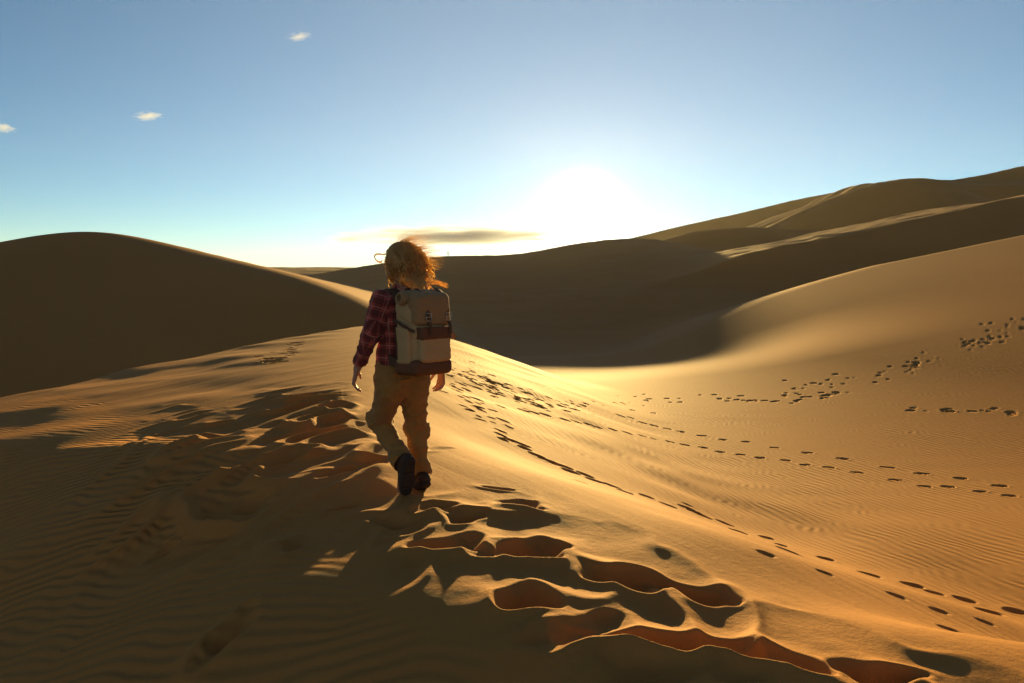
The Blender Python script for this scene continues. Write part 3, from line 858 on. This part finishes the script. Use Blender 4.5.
# ------------------------------------------------------------------ hair: a thick mass plus many wavy locks blown to the right
def build_hair():
    fh, lh, uh, hp = HEADF
    hr = np.random.default_rng(3)
    right = np.array([.93, .25, 0]); right /= np.linalg.norm(right)
    back = -fh
    H = Field(head - [.22, .25, .33], head + [.30, .25, .2], .006)
    H.ell(hp(-.03, .012, .048), (.106, .104, .100), np.stack([fh, lh, uh], 1), .02)
    H.cone(hp(-.07, .01, .02), hp(-.09, -.04, -.12), .085, .065, .03)
    H.cone(hp(-.07, -.02, -.03), hp(-.08, -.075, -.17), .07, .045, .03)
    H.cone(hp(-.06, .04, .0), hp(-.08, .03, -.09), .07, .05, .03)
    H.ell(hp(.085, 0, -.02), (.06, .06, .085), np.stack([fh, lh, uh], 1), .015, 'cut')
    H.warp(lambda x, y, z: .010 * vnoise(x * 30 + z * 22, z * 20 - y * 30) + .007 * vnoise(x * 70 + z * 30, y * 60 - z * 50))
    o = field_obj('hair', H, M_HAIR, PERSON)
    V, Fc = [], []
    for i in range(330):
        a = hr.random() * 2 * math.pi; e = math.acos(1 - 1.25 * hr.random())
        n = fh * math.sin(e) * math.cos(a) + lh * math.sin(e) * math.sin(a) + uh * math.cos(e)
        if n @ fh > .72: continue
        root = hp(-.03, 0, .04) + fh * (n @ fh) * .095 + lh * (n @ lh) * .098 + uh * (n @ uh) * .096
        L = .09 + .12 * hr.random()
        # locks sweep from the crown around to the right and down the back
        wind = .02 + .30 * hr.random()
        steps = 16; p = root.copy(); d = n * .8 + right * .25; pts = [p.copy()]
        ph, fr, am = hr.random() * 6.28, 5 + 7 * hr.random(), .010 + .014 * hr.random()
        for k in range(steps):
            t = k / steps
            tgt = UP * -1.0 + right * wind * (.9 + .3 * t) + back * .35 * (1 - t)
            d = d * .72 + tgt / np.linalg.norm(tgt) * .28
            # stay outside the skull
            p = p + d / np.linalg.norm(d) * L / steps
            rel = p - hp(-.03, 0, .02); q = np.array([rel @ fh / .108, rel @ lh / .1, rel @ uh / .118]); m = np.linalg.norm(q)
            if m < 1: p = hp(-.03, 0, .02) + rel / m
            w = am * min(1, 2.5 * t)
            pts.append(p + right * math.sin(ph + fr * t * 2) * w + back * math.cos(ph * 1.3 + fr * t * 2.2) * w)
        r0 = .0035 + .0042 * hr.random()
        tube(V, Fc, pts, [r0 * (1 - .75 * (k / steps) ** 2) for k in range(steps + 1)], 5)
    # thin flying hairs catching the light
    for i in range(620):
        a = hr.random() * 2 * math.pi; e = math.acos(1 - 1.3 * hr.random())
        n = fh * math.sin(e) * math.cos(a) + lh * math.sin(e) * math.sin(a) + uh * math.cos(e)
        if n @ fh > .75: continue
        p = hp(-.04, 0, .02) + fh * (n @ fh) * .115 + lh * (n @ lh) * .108 + uh * (n @ uh) * .112
        d = n + right * .2 + np.array(hr.normal(size=3)) * .25; pts = [p]; L = .05 + .11 * hr.random()
        for k in range(9):
            d = d * .8 + (right * .7 + UP * (-.25 + .5 * hr.random() - .1) + np.array(hr.normal(size=3)) * .35) * .25
            p = p + d / np.linalg.norm(d) * L / 9; pts.append(p)
        tube(V, Fc, pts, [.0009 * (1 - .07 * k) for k in range(10)], 3)
    mesh_np('lock', V, Fc, M_HAIR, o)
    # loop of hair standing off on the left and the tail blowing out on the right
    V, Fc = [], []
    c = J(379.5, 258, .0); ring = []
    for k in range(15):
        t = .75 + 4.8 * k / 14
        ring.append(c + np.array([.030 * math.cos(t), .02 * math.sin(t * 2), .026 * math.sin(t)]))
    ring = [J(388, 253, .0)] + ring + [J(388, 264, 0)]
    ring = spline(ring, 40)
    tube(V, Fc, ring, .0016, 6)
    for q in range(6): tube(V, Fc, spline([p_ + hr.normal(size=3) * .004 for p_ in ring[::4]], 40), .0012, 4)
    mesh_np('curl', V, Fc, M_HAIR, o)
    V, Fc = [], []
    for k in range(14):
        s_ = J(422, 281 + 2 * hr.random(), 0); e_ = J(446 + 3 * hr.random(), 283.5 + 5 * hr.random(), .02)
        m_ = (s_ + e_) / 2 + np.array([0, .01, .006 + .012 * hr.random()])
        tube(V, Fc, spline([J(412, 272, -.02), s_, m_, e_], 14), [.0035 * (1 - .06 * q) for q in range(14)], 4)
    for k in range(40):
        px = 408 + 18 * hr.random(); s_ = J(px, 268 + 8 * hr.random(), -.06)
        e_ = J(px + 2 + 10 * hr.random(), 290 + 6 * hr.random(), -.11)
        m1 = (s_ * 2 + e_) / 3 + np.array([.02 * hr.normal(), -.02, 0]); m2 = (s_ + 2 * e_) / 3 + np.array([.02 * hr.normal(), -.015, 0])
        tube(V, Fc, spline([s_, m1, m2, e_], 14), [.005 * (1 - .045 * q) for q in range(14)], 5)
    mesh_np('blown_tail', V, Fc, M_HAIR, o)
build_hair()

# ------------------------------------------------------------------ backpack
def build_pack():
    yaw = R(43)
    f = np.array([-math.sin(yaw), math.cos(yaw), 0]); l = np.array([-math.cos(yaw), -math.sin(yaw), 0])
    lean = .07
    up = UP + f * lean + l * -.02; up /= np.linalg.norm(up)
    l = l - up * (l @ up); l /= np.linalg.norm(l); f = np.cross(l, up) * -1
    if f @ FWD < 0: f = -f
    rot = np.stack([l, f, up], 1)                 # local axes: x left, y forward, z up
    c = J(421, 331, -.19)
    root = bpy.data.objects.new('backpack', None); link(root)
    base = c - up * .275
    root.location = base; root.empty_display_size = .1
    bpy.context.view_layer.update()
    tag(root, 'tan canvas roll top backpack with brown leather flap and base on the hiker back', 'backpack')
    def W(x, y, z): return c + l * x + f * y + up * z
    def put(o):
        # keep world placement under the moved root
        o.data.transform(Matrix.Translation(-Vector(base))); return o
    def fo(name, F, m, par=root): return put(field_obj(name, F, m, par))
    lo, hi = c - .42, c + .42
    hw, hd = .135, .105
    # main bag
    F = Field(lo, hi, .0058)
    F.box(W(0, 0, -.03), (hw, hd, .215), rot, .05, taper=-.03)
    F.ell(W(0, -.03, -.02), (hw * .9, hd * .98, .2), rot, .05)
    F.box(W(.0, .0, .165), (hw * .92, hd * .85, .085), rot, .05, .04)
    F.warp(lambda x, y, z: .013 * (1 - np.abs(vnoise(x * 12 + z * 7, z * 13 - y * 9))) ** 2 + .003 * vnoise(x * 35, z * 35 + y * 20))
    bag = fo('bag', F, M_CANVAS)
    # rolled top with its open coil end on the left
    F = Field(lo, hi, .0055)
    F.cone(W(.125, -.01, .205), W(-.13, .01, .215), .052, .050, .02, flat=(up, .85))
    F.cone(W(.05, -.055, .19), W(-.12, -.05, .19), .05, .045, .03)
    F.cone(W(.145, -.012, .207), W(.19, -.014, .207), .022, .022, .01, 'cut')
    F.warp(lambda x, y, z: -.008 * (1 - np.abs(vnoise(x * 15 + z * 12, z * 22 - y * 9))) ** 2)
    fo('roll_top', F, M_CANVAS2)
    # olive hood that slopes down over the back face
    F = Field(lo, hi, .0055)
    F.box(W(-.006, -.082, .135), (.130, .060, .10), rot, .04)
    F.warp(lambda x, y, z: -.008 * (1 - np.abs(vnoise(x * 13 - z * 8, z * 16 + y * 9))) ** 2)
    F.ell(W(0, .06, .05), (.13, .1, .2), rot, 0, 'cut')
    fo('hood', F, M_CANVAS2)
    # leather base
    F = Field(lo, hi, .0055)
    F.box(W(0, -.010, -.220), (hw * 1.09, hd * 1.15, .050), rot, .035)
    fo('leather_base', F, M_LEATHER)
    # front pocket and its leather flap
    F = Field(lo, hi, .005)
    F.box(W(-.012, -.105, -.085), (.112, .045, .105), rot, .028)
    F.warp(lambda x, y, z: -.004 * (1 - np.abs(vnoise(x * 14 + z * 9, z * 17))) ** 2)
    pk = fo('front_pocket', F, M_CANVAS)
    F = Field(lo, hi, .005)
    F.box(W(-.012, -.108, .0), (.118, .050, .055), rot, .02)
    F.box(W(-.012, -.108, .055), (.20, .2, .03), rot, .0, 0, 'cut')
    fo('flap', F, M_LEATHER, pk)
    # side pocket with zip
    F = Field(lo, hi, .005)
    F.box(W(.135, -.01, -.08), (.024, .070, .115), rot, .02)
    sp = fo('side_pocket', F, M_CANVAS)
    put(strap_mesh('zip', [W(.162, .045, .03), W(.163, .035, -.06), W(.162, .035, -.17)], [l, l, l], .008, .004, M_STRAP, sp))
    put(strap_mesh('side_strap', [W(.128, -.11, .0), W(.160, -.05, .035), W(.148, .03, .06), W(.135, .1, .07)], [l - f, l, l, l], .018, .005, M_STRAP, root))
    # closing straps with buckles down the back face
    for sx in (.045, -.105):
        s_ = put(strap_mesh('closing_strap', [W(sx, -.03, .262), W(sx, -.10, .22), W(sx, -.138, .15), W(sx, -.142, .08), W(sx, -.162, .03), W(sx, -.164, -.02)], [up, up - f, -f, -f, -f, -f], .020, .006, M_STRAP, root, 30))
        V, Fc = [], []
        for zz in (.085,):
            q = W(sx, -.150, zz)
            ring = [q + l * a * .018 + up * b * .022 for a, b in ((-1, -1), (0, -1.05), (1, -1), (1.05, 0), (1, 1), (0, 1.05), (-1, 1), (-1.05, 0), (-1, -1), (0, -1.05))]
            tube(V, Fc, ring, .004, 6)
            tube(V, Fc, [q - l * .018 + f * -.002, q + l * .018 + f * -.002], .003, 6)
        put(mesh_np('buckle', V, Fc, M_METAL, s_))
    # compression strap with a loose tail out to the right
    put(strap_mesh('strap_tail', [W(-.12, -.10, .02), W(-.150, -.08, .0), W(-.19, -.075, -.03), W(-.215, -.07, -.055)], [-l - f, -f, -f, -f], .024, .006, M_TAN, root))
    put(strap_mesh('side_strap', [W(-.118, -.13, .11), W(-.145, -.06, .09), W(-.142, .05, .08)], [-l - f, -l, -l], .02, .006, M_STRAP, root))
    # haul loop
    V, Fc = [], []
    tube(V, Fc, spline([W(-.03, .09, .225), W(-.035, .10, .262), W(.035, .10, .262), W(.03, .09, .225)], 16), .007, 6)
    put(mesh_np('haul_loop', V, Fc, M_STRAP, root))
    # padded shoulder straps over each shoulder and down the chest
    for sh, s in ((shl, 1), (shr, -1)):
        top = sh * .62 + nb * .38 + UP * .055
        q0 = W(.07 * s, .10, .17)
        ch = chest + LFT * .10 * s
        pts = [q0, (q0 + top) / 2 + UP * .03, top, top + FWD * .085 - UP * .05, ch + FWD * .125 + UP * .0, ch + FWD * .10 - UP * .12, ch + LFT * s * .035 + FWD * .03 - UP * .20, W(.12 * s, .10, -.20)]
        nrm = [UP - FWD, UP, UP, UP + FWD, FWD, FWD + LFT * s * .4, LFT * s, LFT * s]
        put(strap_mesh('shoulder_strap', pts, nrm, .062, .016, M_STRAP, root, 40))
    return root
build_pack()

# ------------------------------------------------------------------ two far walkers on the skyline ridge
def far_people():
    F = Field((-.45, -.3, -.05), (.45, .35, 1.85), .02)
    F.cone((0, 0, .95), (0, .02, 1.38), .14, .17, .05, flat=((0, 1, 0), .7)); F.cone((0, .02, 1.45), (0, .03, 1.53), .06, .06, .03); F.ell((0, .04, 1.64), (.085, .1, .12), None, .02)
    F.cone((-.09, 0, .92), (-.1, .12, .5), .09, .065, .04); F.cone((-.1, .12, .5), (-.1, .1, .05), .065, .045, .03); F.cone((-.1, .08, .04), (-.1, .25, .03), .045, .04, .02)
    F.cone((.09, 0, .92), (.1, -.05, .5), .09, .065, .04); F.cone((.1, -.05, .5), (.1, -.22, .1), .065, .045, .03); F.cone((.1, -.22, .08), (.1, -.06, .02), .045, .04, .02)
    F.cone((-.19, .02, 1.38), (-.26, -.05, 1.1), .055, .045, .03); F.cone((-.26, -.05, 1.1), (-.25, .08, .86), .045, .035, .02)
    F.cone((.19, .02, 1.38), (.26, .06, 1.1), .055, .045, .03); F.cone((.26, .06, 1.1), (.25, .2, .88), .045, .035, .02)
    v, f = F.mesh()
    first = None
    for px, hgt, rz, lab in ((426, 1.0, 1.9, 'tiny far-off walker on the skyline ridge close beside the hiker head'), (449, 1.08, 1.2, 'tiny far-off walker alone on the crown of the skyline ridge')):
        yy = 218.0
        for _ in range(4):
            x = (px - CXP) / FPX * yy * 1.006; yy = float(MR[0](np.array([x]))[0])
        if first is None:
            o = first = mesh_np('person', v, f, M_DARKCLOTH)
        else:
            o = first.copy(); COL.objects.link(o)
        o.location = (x, yy, h1(x, yy) - .05); o.rotation_euler = (0, 0, rz); o.scale = (hgt,) * 3
        tag(o, lab, 'person', 'walkers on the far ridge')
far_people()

# ------------------------------------------------------------------ clouds (real volumes far beyond the dunes)
def cloud_mat(dens, scale):
    m, nt, out = new_mat('cloud_vapour'); b = NB(nt)
    co = b.n('ShaderNodeTexCoord').outputs['Object']
    n = b.noise(co, scale, 5, .62)
    ln = b.n('ShaderNodeVectorMath', operation='LENGTH'); b.link(co, ln.inputs[0])
    fall = b.math('SUBTRACT', 1.0, ln.outputs['Value'], clamp=True)
    d = b.math('MULTIPLY', b.math('SUBTRACT', b.math('ADD', n, b.math('MULTIPLY', fall, .60)), .74, clamp=True), dens)
    v = b.n('ShaderNodeVolumePrincipled'); v.inputs['Color'].default_value = (.88, .95, 1.0, 1); v.inputs['Anisotropy'].default_value = .2
    b.link(d, v.inputs['Density']); b.link(v.outputs[0], out.inputs['Volume'])
    return m

def cloud(px, py, wpx, hpx, dist, label, dens, scale, tilt=0.0):
    import bmesh
    x, y, z = at(px, py, dist)
    bm = bmesh.new(); bmesh.ops.create_icosphere(bm, subdivisions=3, radius=1)
    me = bpy.data.meshes.new('cloud'); bm.to_mesh(me); bm.free()
    o = link(bpy.data.objects.new('cloud', me)); me.materials.append(cloud_mat(dens, scale))
    w, h = wpx / FPX * dist, hpx / FPX * dist
    o.location = (x, y, z); o.scale = (w / 2, w / 3, h / 2); o.rotation_euler = (0, tilt, math.atan2(-x, y))
    tag(o, label, 'cloud')
cloud(462, 236, 320, 30, 5200, 'long flat grey cloud low over the horizon right of the hiker head', .03, 3.8)
cloud(350, 239, 70, 13, 5200, 'small flat cloud low over the horizon left of the hiker head', .03, 3.2)
cloud(299, 36.5, 36, 12, 4200, 'topmost small white wisp of cloud high in the blue sky', .03, 3.0, R(-12))
cloud(148, 116, 40, 13, 4200, 'small white wisp of cloud above the left dark dune', .045, 3.0, R(-8))
cloud(3, 127.5, 32, 16, 4200, 'small white wisp of cloud at the left edge of the sky', .045, 3.0, R(8))

# ------------------------------------------------------------------ air
HAZE = True
if HAZE:
    import bmesh
    bm = bmesh.new(); bmesh.ops.create_cube(bm, size=1)
    me = bpy.data.meshes.new('haze'); bm.to_mesh(me); bm.free()
    hz = link(bpy.data.objects.new('haze', me))
    zmin, zmax = -16.0, 235.0
    hz.scale = (2700, 2700, zmax - zmin); hz.location = (0, 0, (zmin + zmax) / 2)
    m, nt, out = new_mat('haze_air')
    v = nt.nodes.new('ShaderNodeVolumePrincipled'); v.inputs['Color'].default_value = (.97, .90, .78, 1)
    v.inputs['Density'].default_value = .00002; v.inputs['Anisotropy'].default_value = .6
    nt.links.new(v.outputs[0], out.inputs['Volume']); me.materials.append(m)
    tag(hz, 'thin dusty evening air over the dunes', 'haze', kind='stuff')

# ------------------------------------------------------------------ sun and sky
sl = bpy.data.lights.new('sun', 'SUN'); sl.energy = 5.0; sl.angle = R(.53); sl.color = (1.0, .68, .24)
so = link(bpy.data.objects.new('sun', sl)); so.rotation_euler = Vector(-SUN).to_track_quat('-Z', 'Y').to_euler()

w = bpy.data.worlds.new('World'); scn.world = w; w.use_nodes = True
nt = w.node_tree; nt.nodes.clear(); b = NB(nt)
wo = b.n('ShaderNodeOutputWorld')
sky = b.n('ShaderNodeTexSky', sky_type='NISHITA'); sky.sun_disc = False; sky.sun_elevation = SUN_EL; sky.sun_rotation = SUN_AZ
sky.air_density = .75; sky.dust_density = .1; sky.ozone_density = 1.9; sky.altitude = 2300
bg = b.n('ShaderNodeBackground'); bg.inputs[1].default_value = .055; b.link(b.mixc(1.0, sky.outputs[0], (.84, 1.0, .93), 'MULTIPLY'), bg.inputs[0])
# the bright air round the sun
tc = b.n('ShaderNodeTexCoord')
dt = b.n('ShaderNodeVectorMath', operation='DOT_PRODUCT'); b.link(tc.outputs['Generated'], dt.inputs[0]); dt.inputs[1].default_value = tuple(SUN)
dp = b.math('MAXIMUM', dt.outputs['Value'], 0.0)
g1 = b.math('MULTIPLY', b.math('POWER', dp, 1700.0), 2.5)
g2 = b.math('MULTIPLY', b.math('POWER', dp, 130.0), .07)
g3 = b.math('MULTIPLY', b.math('GREATER_THAN', dp, math.cos(R(.4))), 60.0)
g4 = b.math('MULTIPLY', b.math('POWER', dp, 5.0), .08)
bg3 = b.n('ShaderNodeBackground'); bg3.inputs[0].default_value = (.82, .95, 1.0, 1); b.link(g4, bg3.inputs[1])
# dusty pale band low over the horizon
sx = b.n('ShaderNodeSeparateXYZ'); b.link(tc.outputs['Generated'], sx.inputs[0])
hb = b.math('MULTIPLY', b.math('POWER', b.math('SUBTRACT', 1.0, b.math('ABSOLUTE', sx.outputs['Z']), clamp=True), 26.0), .075)
bg5 = b.n('ShaderNodeBackground'); bg5.inputs[0].default_value = (1, .80, .62, 1); b.link(hb, bg5.inputs[1])
# unseen rosy glow added to the sky opposite the sun, warm fill for shade
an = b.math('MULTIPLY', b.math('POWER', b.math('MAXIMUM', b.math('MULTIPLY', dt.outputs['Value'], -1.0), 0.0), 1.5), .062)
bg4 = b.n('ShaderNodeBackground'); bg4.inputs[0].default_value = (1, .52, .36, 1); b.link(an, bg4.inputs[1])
bg2 = b.n('ShaderNodeBackground'); bg2.inputs[0].default_value = (1, .86, .62, 1)
b.link(b.math('ADD', b.math('ADD', g1, g2), g3), bg2.inputs[1])
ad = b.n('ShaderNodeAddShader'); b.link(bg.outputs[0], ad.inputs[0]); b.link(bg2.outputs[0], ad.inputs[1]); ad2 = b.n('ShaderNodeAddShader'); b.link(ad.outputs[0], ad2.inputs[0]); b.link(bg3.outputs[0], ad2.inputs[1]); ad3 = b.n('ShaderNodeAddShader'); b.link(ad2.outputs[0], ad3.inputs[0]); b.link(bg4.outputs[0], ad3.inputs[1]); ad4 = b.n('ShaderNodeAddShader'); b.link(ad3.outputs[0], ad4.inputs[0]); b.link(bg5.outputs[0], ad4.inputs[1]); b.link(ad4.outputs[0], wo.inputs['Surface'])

# ------------------------------------------------------------------ camera
cam = bpy.data.cameras.new('camera'); cam.sensor_width = 36; cam.lens = 36 * FPX / 1024; cam.clip_end = 20000; cam.clip_start = .05
co = link(bpy.data.objects.new('camera', cam)); co.location = (0, 0, CAMZ); co.rotation_euler = (R(90) - PITCH, 0, 0)
scn.camera = co

vs = scn.view_settings; vs.view_transform = 'Standard'; vs.look = 'None'; vs.gamma = 1; vs.exposure = 1.5
cy = scn.cycles
cy.use_denoising = True; cy.max_bounces = 6; cy.diffuse_bounces = 2; cy.volume_bounces = 1; cy.transparent_max_bounces = 8
cy.volume_step_rate = 1.0; cy.volume_max_steps = 256
cy.sample_clamp_indirect = 8
